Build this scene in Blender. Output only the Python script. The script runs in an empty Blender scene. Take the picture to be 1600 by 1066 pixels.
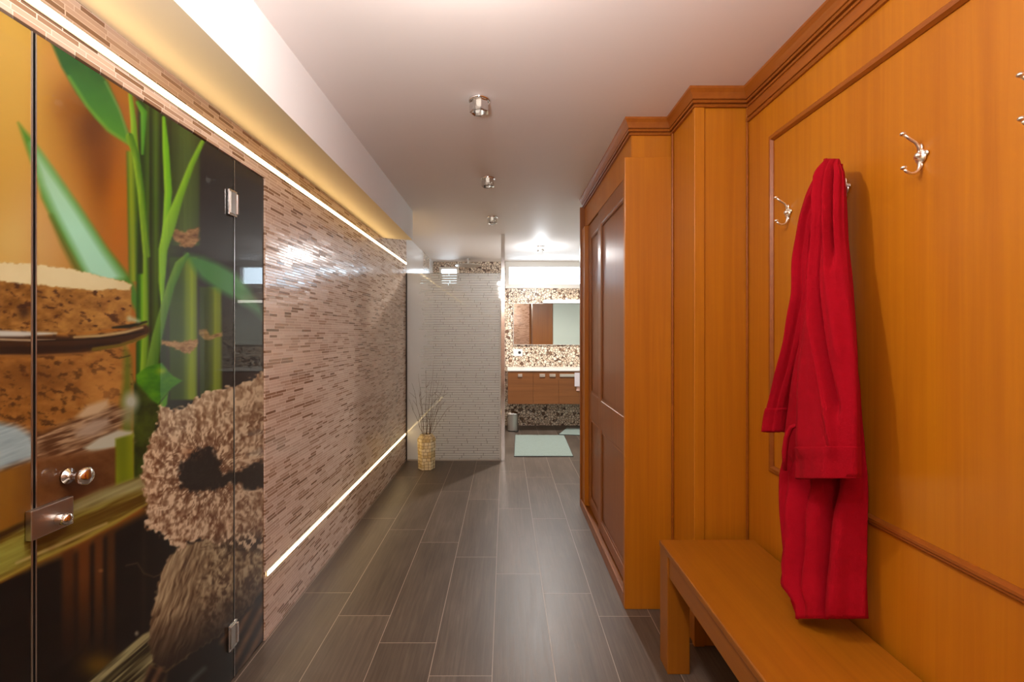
import bpy, math, random
import numpy as np
from mathutils import Vector, Matrix

# ------------------------------------------------------------------ camera, world, exposure
F = 742.0                      # focal length in pixels of the 1600 px wide frame
CX, CY = 789.5, 521.0          # principal point
CH = 1.30                      # camera height
sc = bpy.context.scene
cam_d = bpy.data.cameras.new('camera')
cam_d.sensor_width = 36.0
cam_d.lens = 36.0 * F / 1600.0
cam_d.shift_x = (800.0 - CX) / 1600.0
cam_d.shift_y = (CY - 533.0) / 1600.0
cam_d.clip_start = 0.02
cam = bpy.data.objects.new('camera', cam_d)
sc.collection.objects.link(cam)
cam.location = (0, 0, CH)
cam.rotation_euler = (math.pi / 2, 0, 0)
sc.camera = cam

w = bpy.data.worlds.new('daylight'); sc.world = w
w.use_nodes = True
w.node_tree.nodes['Background'].inputs[0].default_value = (0.72, 0.84, 1.0, 1)
w.node_tree.nodes['Background'].inputs[1].default_value = 10.0

sc.view_settings.view_transform = 'Standard'
sc.view_settings.look = 'None'
sc.view_settings.gamma = 1
sc.view_settings.use_curve_mapping = False
sc.view_settings.exposure = 0.25

# corridor downlights: distance -> (beam W, glow W); the three in view are switched down to a faint glimmer
E_LAMP = {1.015: (0.0, 19.0), -.02: (0.0, 11.0), -1.055: (0.0, 7.0), -2.09: (0.0, 18.0)}
E_BATH = 120.0
C_LAMP = (1.0, 0.93, 0.87)
C_LED = (1.0, 0.72, 0.34)
LED_STRENGTH = 13.0

def lamp(name, kind, loc, energy, color, **kw):
    d = bpy.data.lights.new(name, kind)
    d.energy = energy; d.color = color
    for k, v in kw.items():
        setattr(d, k, v)
    o = bpy.data.objects.new(name, d)
    sc.collection.objects.link(o)
    o.location = loc
    return o

# added fill spot with no fixture, acting as a flash bounced off the ceiling
fl_ = lamp('ceiling_bounce_fill', 'SPOT', (-.25, .15, 1.50), 72.0, (.97, .97, 1.0), spot_size=math.radians(124), spot_blend=.5, shadow_soft_size=.12)
fl_.rotation_euler = (math.radians(180-20), 0, 0)

# ------------------------------------------------------------------ helpers
COL = sc.collection
RNG = random.Random(7)
HZ = 2.31                      # ceiling height
XL, XR = -1.015, 1.01          # corridor walls
YF = 6.70                      # far bathroom wall

def yat(px, X): return F * X / (px - CX)
def world(px, py, Y): return ((px - CX) * Y / F, Y, CH + (CY - py) * Y / F)

class MB:
    def __init__(s): s.v = []; s.f = []
    def box(s, x0, x1, y0, y1, z0, z1):
        n = len(s.v)
        s.v += [(x0,y0,z0),(x1,y0,z0),(x1,y1,z0),(x0,y1,z0),(x0,y0,z1),(x1,y0,z1),(x1,y1,z1),(x0,y1,z1)]
        s.f += [tuple(n+i for i in q) for q in ((0,3,2,1),(4,5,6,7),(0,1,5,4),(1,2,6,5),(2,3,7,6),(3,0,4,7))]
        return s
    def quad(s, a, b, c, d):
        n = len(s.v); s.v += [a, b, c, d]; s.f.append((n, n+1, n+2, n+3)); return s
    def tube(s, pts, rad, n=10, cap=True):
        pts = [Vector(p) for p in pts]
        if not hasattr(rad, '__len__'): rad = [rad] * len(pts)
        base = len(s.v)
        up = None
        for i, p in enumerate(pts):
            t = (pts[min(i+1, len(pts)-1)] - pts[max(i-1, 0)]).normalized()
            if up is None:
                a = Vector((0, 0, 1)) if abs(t.z) < .9 else Vector((1, 0, 0))
                up = t.cross(a).normalized()
            up = (up - t * up.dot(t)).normalized()
            side = t.cross(up)
            for k in range(n):
                an = 2 * math.pi * k / n
                s.v.append(tuple(p + (up * math.cos(an) + side * math.sin(an)) * rad[i]))
        for i in range(len(pts) - 1):
            for k in range(n):
                a = base + i*n + k; b = base + i*n + (k+1) % n
                s.f.append((a, b, b+n, a+n))
        if cap:
            s.f.append(tuple(base + k for k in reversed(range(n))))
            s.f.append(tuple(base + (len(pts)-1)*n + k for k in range(n)))
        return s
    def lathe(s, prof, c=(0,0,0), axis='z', n=24, rot=0.0):
        # prof: list of (r, h); closed at r=0 ends by tiny radius caps
        base = len(s.v)
        for r, h in prof:
            for k in range(n):
                an = 2*math.pi*k/n + rot
                a, b = r*math.cos(an), r*math.sin(an)
                if axis == 'z': p = (c[0]+a, c[1]+b, c[2]+h)
                elif axis == 'x': p = (c[0]+h, c[1]+a, c[2]+b)
                else: p = (c[0]+b, c[1]+h, c[2]+a)
                s.v.append(p)
        m = len(prof)
        for i in range(m-1):
            for k in range(n):
                a = base+i*n+k; b = base+i*n+(k+1) % n
                s.f.append((a, b, b+n, a+n))
        s.f.append(tuple(base+k for k in reversed(range(n))))
        s.f.append(tuple(base+(m-1)*n+k for k in range(n)))
        return s
    def ball(s, c, r, sx=1, sy=1, sz=1, n=14, m=8):
        prof = []
        base = len(s.v)
        for i in range(m+1):
            ph = -math.pi/2 + math.pi*i/m
            rr = max(math.cos(ph), 0.02)*r; h = math.sin(ph)*r
            for k in range(n):
                an = 2*math.pi*k/n
                s.v.append((c[0]+rr*math.cos(an)*sx, c[1]+rr*math.sin(an)*sy, c[2]+h*sz))
        for i in range(m):
            for k in range(n):
                a = base+i*n+k; b = base+i*n+(k+1) % n
                s.f.append((a, b, b+n, a+n))
        s.f.append(tuple(base+k for k in reversed(range(n))))
        s.f.append(tuple(base+m*n+k for k in range(n)))
        return s
    def build(s, name, mat, parent=None, smooth=False, bevel=0, solid=0, subsurf=0):
        me = bpy.data.meshes.new(name)
        off = root_loc(parent)
        me.from_pydata([(a-off[0], b-off[1], c-off[2]) for a, b, c in s.v], [], s.f)
        me.validate(); me.update()
        me.materials.append(mat)
        if smooth:
            for p in me.polygons: p.use_smooth = True
        o = bpy.data.objects.new(name, me)
        COL.objects.link(o)
        if parent: o.parent = parent
        if solid:
            md = o.modifiers.new('thickness', 'SOLIDIFY'); md.thickness = solid; md.offset = -1
        if subsurf:
            md = o.modifiers.new('smoothing', 'SUBSURF'); md.levels = subsurf; md.render_levels = subsurf
        if bevel:
            md = o.modifiers.new('bevel', 'BEVEL'); md.width = bevel; md.segments = 2
            md.limit_method = 'ANGLE'; md.angle_limit = math.radians(40)
        return o

def root_loc(p):
    loc = Vector((0, 0, 0))
    while p is not None:
        loc += p.location; p = p.parent
    return loc

def tag(o, label=None, cat=None, group=None, kind=None):
    if label: o['label'] = label
    if cat: o['category'] = cat
    if group: o['group'] = group
    if kind: o['kind'] = kind
    return o

def thing(name, loc, label, cat, group=None):
    o = bpy.data.objects.new(name, None); COL.objects.link(o)
    o.location = loc; o.empty_display_size = .05
    return tag(o, label, cat, group)

def copy_tree(o, parent=None):
    c = o.copy(); COL.objects.link(c); c.parent = parent
    for ch in list(o.children):
        copy_tree(ch, c)
    return c

def struct(o): o['kind'] = 'structure'; return o

# ------------------------------------------------------------------ materials
class NT:
    def __init__(s, name):
        s.m = bpy.data.materials.new(name); s.m.use_nodes = True
        s.t = s.m.node_tree; s.n = s.t.nodes; s.l = s.t.links
        s.bsdf = s.n['Principled BSDF']; s.out = s.n['Material Output']
    def node(s, typ, **kw):
        n = s.n.new(typ)
        for k, v in kw.items():
            if k.startswith('i_'):
                key = k[2:]; key = int(key) if key.isdigit() else key.replace('_', ' ')
                s.put(n.inputs[key], v)
            else: setattr(n, k, v)
        return n
    def put(s, sock, v):
        if hasattr(v, 'is_output') or isinstance(v, bpy.types.NodeSocket): s.l.new(v, sock)
        else: sock.default_value = v
    def math(s, op, a, b=0.0, c=0.0):
        n = s.n.new('ShaderNodeMath'); n.operation = op
        s.put(n.inputs[0], a); s.put(n.inputs[1], b); s.put(n.inputs[2], c)
        return n.outputs[0]
    def pos(s):
        g = s.n.new('ShaderNodeNewGeometry'); x = s.n.new('ShaderNodeSeparateXYZ')
        s.l.new(g.outputs['Position'], x.inputs[0])
        return g.outputs['Position'], x.outputs[0], x.outputs[1], x.outputs[2]
    def comb(s, x, y, z):
        n = s.n.new('ShaderNodeCombineXYZ')
        s.put(n.inputs[0], x); s.put(n.inputs[1], y); s.put(n.inputs[2], z)
        return n.outputs[0]
    def white(s, vec):
        n = s.n.new('ShaderNodeTexWhiteNoise'); n.noise_dimensions = '3D'; s.put(n.inputs['Vector'], vec)
        return n.outputs['Value'], n.outputs['Color']
    def noise(s, vec, scale=1, detail=4, rough=.5, dist=0):
        n = s.n.new('ShaderNodeTexNoise'); s.put(n.inputs['Vector'], vec)
        n.inputs['Scale'].default_value = scale; n.inputs['Detail'].default_value = detail
        n.inputs['Roughness'].default_value = rough; n.inputs['Distortion'].default_value = dist
        return n.outputs['Fac']
    def ramp(s, fac, stops, interp='LINEAR'):
        n = s.n.new('ShaderNodeValToRGB'); s.put(n.inputs[0], fac)
        cr = n.color_ramp; cr.interpolation = interp
        while len(cr.elements) < len(stops): cr.elements.new(0.5)
        for e, (p, c) in zip(cr.elements, stops):
            e.position = p; e.color = (*c, 1) if len(c) == 3 else c
        return n.outputs[0]
    def mix(s, fac, a, b, blend='MIX'):
        n = s.n.new('ShaderNodeMix'); n.data_type = 'RGBA'; n.blend_type = blend
        s.put(n.inputs[0], fac)
        for sock, v in ((n.inputs[6], a), (n.inputs[7], b)):
            if isinstance(v, tuple) and len(v) == 3: v = (*v, 1)
            s.put(sock, v)
        return n.outputs[2]
    def bump(s, h, strength=.3, dist=.002):
        n = s.n.new('ShaderNodeBump'); s.put(n.inputs['Height'], h)
        n.inputs['Strength'].default_value = strength; n.inputs['Distance'].default_value = dist
        s.l.new(n.outputs[0], s.bsdf.inputs['Normal'])
        return n
    def set(s, **kw):
        for k, v in kw.items():
            key = k.replace('_', ' ')
            if isinstance(v, tuple) and len(v) == 3: v = (*v, 1)
            s.put(s.bsdf.inputs[key], v)
        return s

def simple(name, col, rough=.5, metal=0.0, **kw):
    t = NT(name); t.set(Base_Color=col, Roughness=rough, Metallic=metal, **kw)
    return t.m

def wood(name, light, dark, axis='z', rough=.40, scale=1.0, coat=.10):
    t = NT(name); p, x, y, z = t.pos()
    s = {'z': (38, 38, 1.1), 'y': (38, 1.1, 38), 'x': (1.1, 38, 38)}[axis]
    v = t.comb(t.math('MULTIPLY', x, s[0]*scale), t.math('MULTIPLY', y, s[1]*scale), t.math('MULTIPLY', z, s[2]*scale))
    n1 = t.noise(v, 1.0, 5, .6, .6)
    s2 = {'z': (5, 5, .5), 'y': (5, .5, 5), 'x': (.5, 5, 5)}[axis]
    v2 = t.comb(t.math('MULTIPLY', x, s2[0]), t.math('MULTIPLY', y, s2[1]), t.math('MULTIPLY', z, s2[2]))
    n2 = t.noise(v2, 1.0, 3, .5, .4)
    f = t.math('ADD', t.math('MULTIPLY', n1, .6), t.math('MULTIPLY', n2, .4))
    c = t.ramp(f, [(.36, dark), (.62, light)])
    t.set(Base_Color=c, Roughness=rough, Coat_Weight=coat, Coat_Roughness=.18)
    t.bump(n1, .08, .001)
    return t.m

M_WOOD = wood('honey_wood', (.52, .180, .005), (.43, .134, .004))
M_WOOD_Y = wood('shaded_honey_wood_bench', (.36, .118, .004), (.29, .088, .003), 'y')  # honey wood darkened for the bench, standing in for weaker light low down
M_BLEG = wood('shaded_honey_wood_bench_upright', (.36, .118, .004), (.29, .088, .003))  # same light falloff put into the colour of the bench legs
M_TRIM = wood('honey_wood_moulding', (.35, .100, .008), (.27, .070, .006), 'y')
M_TRIM_X = wood('honey_wood_crossmoulding', (.35, .100, .008), (.27, .070, .006), 'x')
M_DOOR = wood('wardrobe_door_wood', (.33, .105, .014), (.26, .075, .009), 'z', rough=.36, coat=.05)
M_CAB = wood('walnut_cabinet_wood', (.25, .092, .026), (.17, .056, .014), 'x', rough=.4)

def strip_tile():
    t = NT('beige_strip_mosaic'); p, x, y, z = t.pos()
    u = t.math('ADD', x, y)                       # runs along either wall
    h, L = .0132, .092
    rz = t.math('DIVIDE', z, h); row = t.math('FLOOR', rz)
    rr, _ = t.white(t.comb(row, 3.0, 1.0))
    # two length classes by row
    l2 = t.math('ADD', .7, t.math('MULTIPLY', rr, .8))
    cu = t.math('ADD', t.math('DIVIDE', t.math('DIVIDE', u, L), l2), t.math('MULTIPLY', rr, 17.3))
    col = t.math('FLOOR', cu)
    val, cc = t.white(t.comb(col, row, 7.0))
    base = t.ramp(val, [(0, (.24, .13, .075)), (.14, (.36, .21, .13)), (.28, (.52, .35, .25)), (.42, (.64, .46, .35)), (.8, (.72, .54, .43)), (1, (.80, .64, .53))])
    fz = t.math('FRACT', rz); fu = t.math('FRACT', cu)
    ez = t.math('MINIMUM', fz, t.math('SUBTRACT', 1.0, fz))
    eu = t.math('MINIMUM', fu, t.math('SUBTRACT', 1.0, fu))
    m1 = t.math('LESS_THAN', ez, .085); m2 = t.math('LESS_THAN', eu, .014)
    g = t.math('MAXIMUM', m1, m2)
    c = t.mix(g, base, (.82, .68, .57))
    t.set(Base_Color=c, Roughness=t.math('ADD', t.math('MULTIPLY', g, .6), t.math('ADD', .10, t.math('MULTIPLY', val, .12))))
    t.set(Specular_IOR_Level=.55)
    # every tile sits at its own slight tilt
    geo = t.node('ShaderNodeNewGeometry')
    sub = t.node('ShaderNodeVectorMath', operation='SUBTRACT'); t.l.new(cc, sub.inputs[0]); sub.inputs[1].default_value = (.5, .5, .5)
    sca = t.node('ShaderNodeVectorMath', operation='SCALE'); t.l.new(sub.outputs[0], sca.inputs[0]); sca.inputs['Scale'].default_value = .035
    add = t.node('ShaderNodeVectorMath', operation='ADD'); t.l.new(geo.outputs['Normal'], add.inputs[0]); t.l.new(sca.outputs[0], add.inputs[1])
    nor = t.node('ShaderNodeVectorMath', operation='NORMALIZE'); t.l.new(add.outputs[0], nor.inputs[0])
    b = t.node('ShaderNodeBump'); b.inputs['Strength'].default_value = .35; b.inputs['Distance'].default_value = .001
    t.l.new(t.math('SUBTRACT', 1.0, g), b.inputs['Height']); t.l.new(nor.outputs[0], b.inputs['Normal'])
    t.l.new(b.outputs[0], t.bsdf.inputs['Normal'])
    return t.m
M_STRIP = strip_tile()

def pebble_mosaic():
    t = NT('cream_brown_mosaic'); p, x, y, z = t.pos()
    v = t.node('ShaderNodeTexVoronoi', feature='DISTANCE_TO_EDGE'); t.l.new(p, v.inputs['Vector']); v.inputs['Scale'].default_value = 30
    vc = t.node('ShaderNodeTexVoronoi'); t.l.new(p, vc.inputs['Vector']); vc.inputs['Scale'].default_value = 30
    sp = t.node('ShaderNodeSeparateColor'); t.l.new(vc.outputs['Color'], sp.inputs[0])
    base = t.ramp(sp.outputs[0], [(0, (.09, .045, .03)), (.07, (.22, .12, .07)), (.10, (.62, .47, .34)), (.6, (.78, .64, .50)), (1, (.86, .76, .63))])
    e = t.math('LESS_THAN', v.outputs['Distance'], .07)
    c = t.mix(e, base, (.10, .055, .035))
    t.set(Base_Color=c, Roughness=.3)
    t.bump(v.outputs['Distance'], .2, .003)
    return t.m
M_PEBBLE = pebble_mosaic()

def floor_mat():
    t = NT('grey_plank_tile'); p, x, y, z = t.pos()
    wd, L, st = .2395, .957, .1925
    cu = t.math('DIVIDE', t.math('ADD', x, .050), wd); col = t.math('FLOOR', cu)
    # column index 0 starts at x=-0.05
    cv = t.math('DIVIDE', t.math('ADD', t.math('SUBTRACT', y, 2.566), t.math('MULTIPLY', col, st)), L)
    row = t.math('FLOOR', cv)
    val, cc = t.white(t.comb(col, row, 2.0))
    fu = t.math('FRACT', cu); fv = t.math('FRACT', cv)
    eu = t.math('MULTIPLY', t.math('MINIMUM', fu, t.math('SUBTRACT', 1.0, fu)), wd)
    ev = t.math('MULTIPLY', t.math('MINIMUM', fv, t.math('SUBTRACT', 1.0, fv)), L)
    g = t.math('LESS_THAN', t.math('MINIMUM', eu, ev), .0013)
    off = t.math('MULTIPLY', val, 31.0)
    vv = t.comb(t.math('ADD', t.math('MULTIPLY', x, 85), off), t.math('MULTIPLY', y, 3.2), off)
    n1 = t.noise(vv, 1.0, 6, .65, .5)
    vb = t.comb(t.math('ADD', t.math('MULTIPLY', x, 7), off), t.math('MULTIPLY', y, 2.0), off)
    n2 = t.noise(vb, 1.0, 3, .5, .3)
    f = t.math('ADD', t.math('MULTIPLY', n1, .55), t.math('ADD', t.math('MULTIPLY', n2, .35), t.math('MULTIPLY', val, .10)))
    base = t.ramp(f, [(.34, (.064, .045, .032)), (.52, (.108, .080, .060)), (.68, (.165, .127, .100))])
    c = t.mix(g, base, (.42, .34, .28))
    t.set(Base_Color=c, Roughness=t.math('ADD', .34, t.math('MULTIPLY', n1, .14)), Specular_IOR_Level=.4)
    t.bump(t.math('SUBTRACT', n1, g), .25, .0012)
    return t.m
M_FLOOR = floor_mat()

def paint(name, col, rough=.8):
    t = NT(name); p, x, y, z = t.pos()
    n = t.noise(p, 180, 3, .6)
    c = t.mix(t.math('MULTIPLY', t.noise(p, 1.3, 2, .5), .25), col, tuple(v*.86 for v in col))
    t.set(Base_Color=c, Roughness=rough); t.bump(n, .08, .001)
    return t.m
M_CEIL = paint('ceiling_paint', (.86, .77, .72), .6)
M_WHITE = paint('white_wall_paint', (.80, .77, .76))
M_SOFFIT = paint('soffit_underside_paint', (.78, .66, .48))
M_PALE = paint('pale_green_white_paint', (.72, .78, .72))

def white_tile():
    t = NT('white_large_tile'); p, x, y, z = t.pos()
    fy = t.math('FRACT', t.math('DIVIDE', y, .98)); fz = t.math('FRACT', t.math('DIVIDE', z, .6))
    g = t.math('MAXIMUM', t.math('LESS_THAN', fy, .003), t.math('LESS_THAN', fz, .005))
    t.set(Base_Color=t.mix(g, (.78, .74, .72), (.5, .46, .44)), Roughness=.12)
    return t.m
M_WTILE = white_tile()

M_CHROME = simple('chrome', (.86, .85, .84), .09, 1.0)
M_NICKEL = simple('polished_nickel', (.95, .92, .86), .30, 1.0)
M_BRUSHED = simple('brushed_steel', (.62, .60, .57), .32, 1.0)
M_DARKMETAL = simple('dark_gap_seal', (.035, .025, .02), .4)
M_BLACK = simple('black_plastic', (.02, .02, .02), .35)
M_WPLASTIC = simple('white_plastic', (.82, .81, .79), .35)
M_FRAME = simple('cream_window_frame', (.90, .86, .80), .4)
M_COUNTER = simple('white_mineral_worktop', (.86, .84, .80), .18)
M_SILL = simple('aluminium_channel', (.55, .52, .48), .4, .8)

def emis(name, col, st):
    t = NT(name); t.set(Base_Color=col, Emission_Color=col, Emission_Strength=st, Roughness=.5); return t.m
M_LED = emis('led_diffuser', C_LED, LED_STRENGTH)
M_BULB = emis('halogen_bulb', (1, .94, .86), 1.2)
M_BULB_B = emis('bright_halogen_bulb', (.95, .97, 1), 60.0)
M_TUBE = emis('mirror_lamp_tube', (1, .93, .84), 3.5)

def thin_glass(name, tint=(.95, .98, .97), refl=.12, rough=.02):
    t = NT(name); t.n.remove(t.bsdf)
    tr = t.node('ShaderNodeBsdfTransparent'); tr.inputs[0].default_value = (*tint, 1)
    gl = t.node('ShaderNodeBsdfGlossy'); gl.inputs['Roughness'].default_value = rough
    fr = t.node('ShaderNodeFresnel'); fr.inputs[0].default_value = 1.5
    mx = t.node('ShaderNodeMixShader')
    t.l.new(t.math('ADD', fr.outputs[0], refl), mx.inputs[0])
    t.l.new(tr.outputs[0], mx.inputs[1]); t.l.new(gl.outputs[0], mx.inputs[2])
    t.l.new(mx.outputs[0], t.out.inputs[0])
    return t.m
M_PANE = thin_glass('window_glass', refl=.02)
M_CRYSTAL = thin_glass('faceted_crystal', (.93, .90, .86), .30, .04)

def shower_glass():
    t = NT('frosted_strip_glass'); p, x, y, z = t.pos()
    h, L = .0248, .20
    rz = t.math('DIVIDE', z, h); row = t.math('FLOOR', rz)
    rr, _ = t.white(t.comb(row, 5.0, 2.0))
    cu = t.math('ADD', t.math('DIVIDE', x, L), t.math('MULTIPLY', rr, 9.7))
    fz = t.math('FRACT', rz); fu = t.math('FRACT', cu)
    m1 = t.math('LESS_THAN', fz, .17); m2 = t.math('LESS_THAN', fu, .022)
    g = t.math('MAXIMUM', m1, m2)
    wn, _ = t.white(t.comb(t.math('FLOOR', cu), row, 4.0))
    lim = t.math('GREATER_THAN', x, t.math('ADD', -.885, t.math('MULTIPLY', wn, .10)))
    lim2 = t.math('LESS_THAN', x, -.062)
    g = t.math('MULTIPLY', g, t.math('MULTIPLY', lim, lim2))
    t.set(Base_Color=(.70, .69, .68), Roughness=.55, Coat_Weight=1.0, Coat_Roughness=.03, Coat_IOR=1.5)
    tl = t.node('ShaderNodeBsdfTranslucent'); tl.inputs[0].default_value = (.85, .86, .86, 1)
    m0 = t.node('ShaderNodeMixShader'); m0.inputs[0].default_value = .35
    t.l.new(t.bsdf.outputs[0], m0.inputs[1]); t.l.new(tl.outputs[0], m0.inputs[2])
    tr = t.node('ShaderNodeBsdfTransparent'); tr.inputs[0].default_value = (.55, .56, .54, 1)
    gl = t.node('ShaderNodeBsdfGlossy'); gl.inputs['Roughness'].default_value = .03
    fr = t.node('ShaderNodeFresnel'); fr.inputs[0].default_value = 1.5
    mc = t.node('ShaderNodeMixShader'); t.l.new(fr.outputs[0], mc.inputs[0])
    t.l.new(tr.outputs[0], mc.inputs[1]); t.l.new(gl.outputs[0], mc.inputs[2])
    mx = t.node('ShaderNodeMixShader'); t.l.new(t.math('MULTIPLY', g, .95), mx.inputs[0])
    t.l.new(m0.outputs[0], mx.inputs[1]); t.l.new(mc.outputs[0], mx.inputs[2])
    t.l.new(mx.outputs[0], t.out.inputs[0])
    return t.m
M_SHOWER = shower_glass()

def cloth_mat(name, a, b, scale=400, rough=.95, bump=.5, sheen=.3):
    t = NT(name); p, x, y, z = t.pos()
    n = t.noise(p, scale, 3, .7); n2 = t.noise(p, scale*.15, 2, .5)
    c = t.mix(t.math('ADD', t.math('MULTIPLY', n, .6), t.math('MULTIPLY', n2, .4)), a, b)
    t.set(Base_Color=c, Roughness=rough, Sheen_Weight=sheen, Specular_IOR_Level=.15)
    t.bump(t.math('ADD', n, n2), bump, .003)
    return t.m
M_ROBE = cloth_mat('red_terry_cloth', (.27, .001, .006), (.41, .0015, .014), 420, sheen=.0)
M_MAT = cloth_mat('mint_bath_mat_pile', (.20, .27, .24), (.37, .46, .42), 260, bump=1.0)
M_TOWEL = cloth_mat('lavender_white_towel', (.66, .60, .66), (.80, .76, .80), 300)
M_TOWEL2 = cloth_mat('pink_towel', (.66, .40, .34), (.75, .50, .42), 300)
M_MATEDGE = simple('dark_mat_edge', (.05, .05, .05), .8)

# ------------------------------------------------------------------ room shell
struct(MB().box(-1.3, 2.4, -2.7, 6.9, -.10, 0).build('floor', M_FLOOR))
struct(MB().box(-1.3, 2.4, -2.7, 6.9, HZ, HZ+.10).build('ceiling', M_CEIL))

Y_M0, Y_S1, Y_S2, Y_M1 = .30, 1.027, 1.787, 2.008      # mural: start, seams, end
Z_M = 1.956
wl = MB()
wl.box(XL-.12, XL, Y_M1, 4.875, 0, HZ)
wl.box(XL-.12, XL, -2.6, Y_M1, Z_M, HZ)
wl.box(XL-.12, XL, -2.6, Y_M0, 0, Z_M)
struct(wl.build('wall_left', M_STRIP))
struct(MB().box(XL-.12, XL-.035, Y_M0, Y_M1, 0, Z_M).build('wall_left_recess', M_DARKMETAL))
struct(MB().box(XL-.12, XL, 4.875, 5.86, 0, HZ).build('wall_shower_white', M_WTILE))
struct(MB().box(XL-.12, XL, 5.86, 6.36, 0, HZ).build('wall_shower_mosaic', M_PEBBLE))
struct(MB().box(XL-.12, XL, 6.36, YF, 0, HZ).build('wall_shower_corner', M_WTILE))
struct(MB().box(-1.13, XR+.12, -2.72, -2.6, 0, HZ).build('wall_rear', M_STRIP))

# far wall with two window openings (window bottoms at 1.93)
WZ0, WZ1 = 1.935, HZ
W1 = (.0, 1.75); W2 = (-.93, -.655)
fw = MB()
fw.box(-1.13, 2.32, YF, YF+.14, 0, WZ0)
fw.box(-1.13, W2[0], YF, YF+.14, WZ0, HZ)
fw.box(W2[1], W1[0], YF, YF+.14, WZ0, HZ)
fw.box(W1[1], 2.32, YF, YF+.14, WZ0, HZ)
fw.box(W2[0], W2[1], YF, YF+.14, 2.235, HZ)
struct(fw.build('wall_far', M_PEBBLE))

def window(n, x0, x1, z0, z1, fr, sashes):
    root = bpy.data.objects.new('window_%d' % n, None); COL.objects.link(root); struct(root)
    root.location = (x0, YF, z0)
    m = MB(); y0, y1 = YF-.012, YF+.10
    m.box(x0, x1, y0, y1, z0, z0+fr[1]); m.box(x0, x1, y0, y1, z1-fr[2], z1)
    m.box(x0, x0+fr[0], y0, y1, z0+fr[1], z1-fr[2]); m.box(x1-fr[0], x1, y0, y1, z0+fr[1], z1-fr[2])
    for s in sashes: m.box(s-.025, s+.025, y0+.01, y1, z0+fr[1], z1-fr[2])
    struct(m.build('window_frame', M_FRAME, root, bevel=.003))
    struct(MB().box(x0+fr[0]*.5, x1-fr[0]*.5, YF+.05, YF+.056, z0+fr[1]*.5, z1-fr[2]*.5).build('window_pane', M_PANE, root))
window(1, W1[0], W1[1], WZ0, HZ, (.055, .062, .075), (1.2,))
window(2, W2[0], W2[1], WZ0, 2.235, (.03, .04, .03), ())

# bathroom side walls, wall behind the wardrobe
struct(MB().box(2.2, 2.32, 3.6, YF+.14, 0, HZ).build('wall_bathroom_right', M_PALE))
struct(MB().box(.98, 2.2, 3.48, 3.60, 0, HZ).build('wall_bathroom_near', M_PALE))
# wood-lined wall
struct(MB().box(XR, XR+.12, -2.6, 1.985, 0, HZ).build('wall_right', M_WOOD))
struct(MB().box(XR+.0, XR+.12, 1.985, 3.48, 0, HZ).build('wall_right_back', M_PALE))

# soffit box over the mosaic wall
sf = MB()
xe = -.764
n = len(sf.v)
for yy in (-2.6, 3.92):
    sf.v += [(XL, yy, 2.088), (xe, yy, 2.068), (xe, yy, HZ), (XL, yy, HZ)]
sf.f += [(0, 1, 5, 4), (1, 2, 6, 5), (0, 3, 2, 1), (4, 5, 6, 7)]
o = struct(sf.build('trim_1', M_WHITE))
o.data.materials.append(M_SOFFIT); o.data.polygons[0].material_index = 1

# ------------------------------------------------------------------ mouldings (wood)
def sweep(path, prof, closed=False):
    """path: 2-D points, prof: (offset to the left of travel, z)."""
    m = MB(); N = len(path); P = [Vector(p) for p in path]
    for i in range(N):
        d0 = (P[i]-P[i-1]).normalized() if (i > 0 or closed) else None
        d1 = (P[(i+1) % N]-P[i]).normalized() if (i < N-1 or closed) else None
        if d0 is None: d0 = d1
        if d1 is None: d1 = d0
        n0 = Vector((-d0.y, d0.x)); n1 = Vector((-d1.y, d1.x))
        b = (n0+n1).normalized(); k = 1/max(b.dot(n0), .2)
        for off, z in prof:
            q = P[i] + b*(off*k)
            m.v.append((q.x, q.y, z))
    K = len(prof)
    for i in range(N if closed else N-1):
        j = (i+1) % N
        for k in range(K):
            l = (k+1) % K
            m.f.append((i*K+k, i*K+l, j*K+l, j*K+k))
    if not closed:
        m.f.append(tuple(range(K))); m.f.append(tuple(reversed([(N-1)*K+k for k in range(K)])))
    return m

XP = .79          # casing side
YP = 1.972        # casing front
YW, XW = 2.235, .562     # wardrobe front slab, side plane
YWE = 3.586       # wardrobe far end
# travelling towards +y along the right wall, "left" is -x (into the corridor)
corn = [(0, 2.236), (.012, 2.236), (.014, 2.240), (.012, 2.245), (.005, 2.246), (.005, 2.250), (.018, 2.250), (.021, 2.255), (.018, 2.260), (.010, 2.261), (.010, 2.265),
        (.018, 2.266), (.022, 2.276), (.028, 2.288), (.036, 2.298), (.038, 2.300), (.038, HZ), (0, HZ)]
struct(sweep([(XR, -2.6), (XR, YP), (XP, YP), (XP, YW+.015), (.597, YW+.015), (.597, YWE)], corn).build('trim_2', M_TRIM, bevel=0))
low = [(0, 2.176), (.009, 2.176), (.013, 2.182), (.009, 2.189), (.002, 2.190), (.002, 2.195), (.009, 2.196), (.009, 2.228), (.006, 2.236), (0, 2.236)]
struct(sweep([(XR, -2.6), (XR, YP)], low).build('trim_3', M_TRIM))

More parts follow.
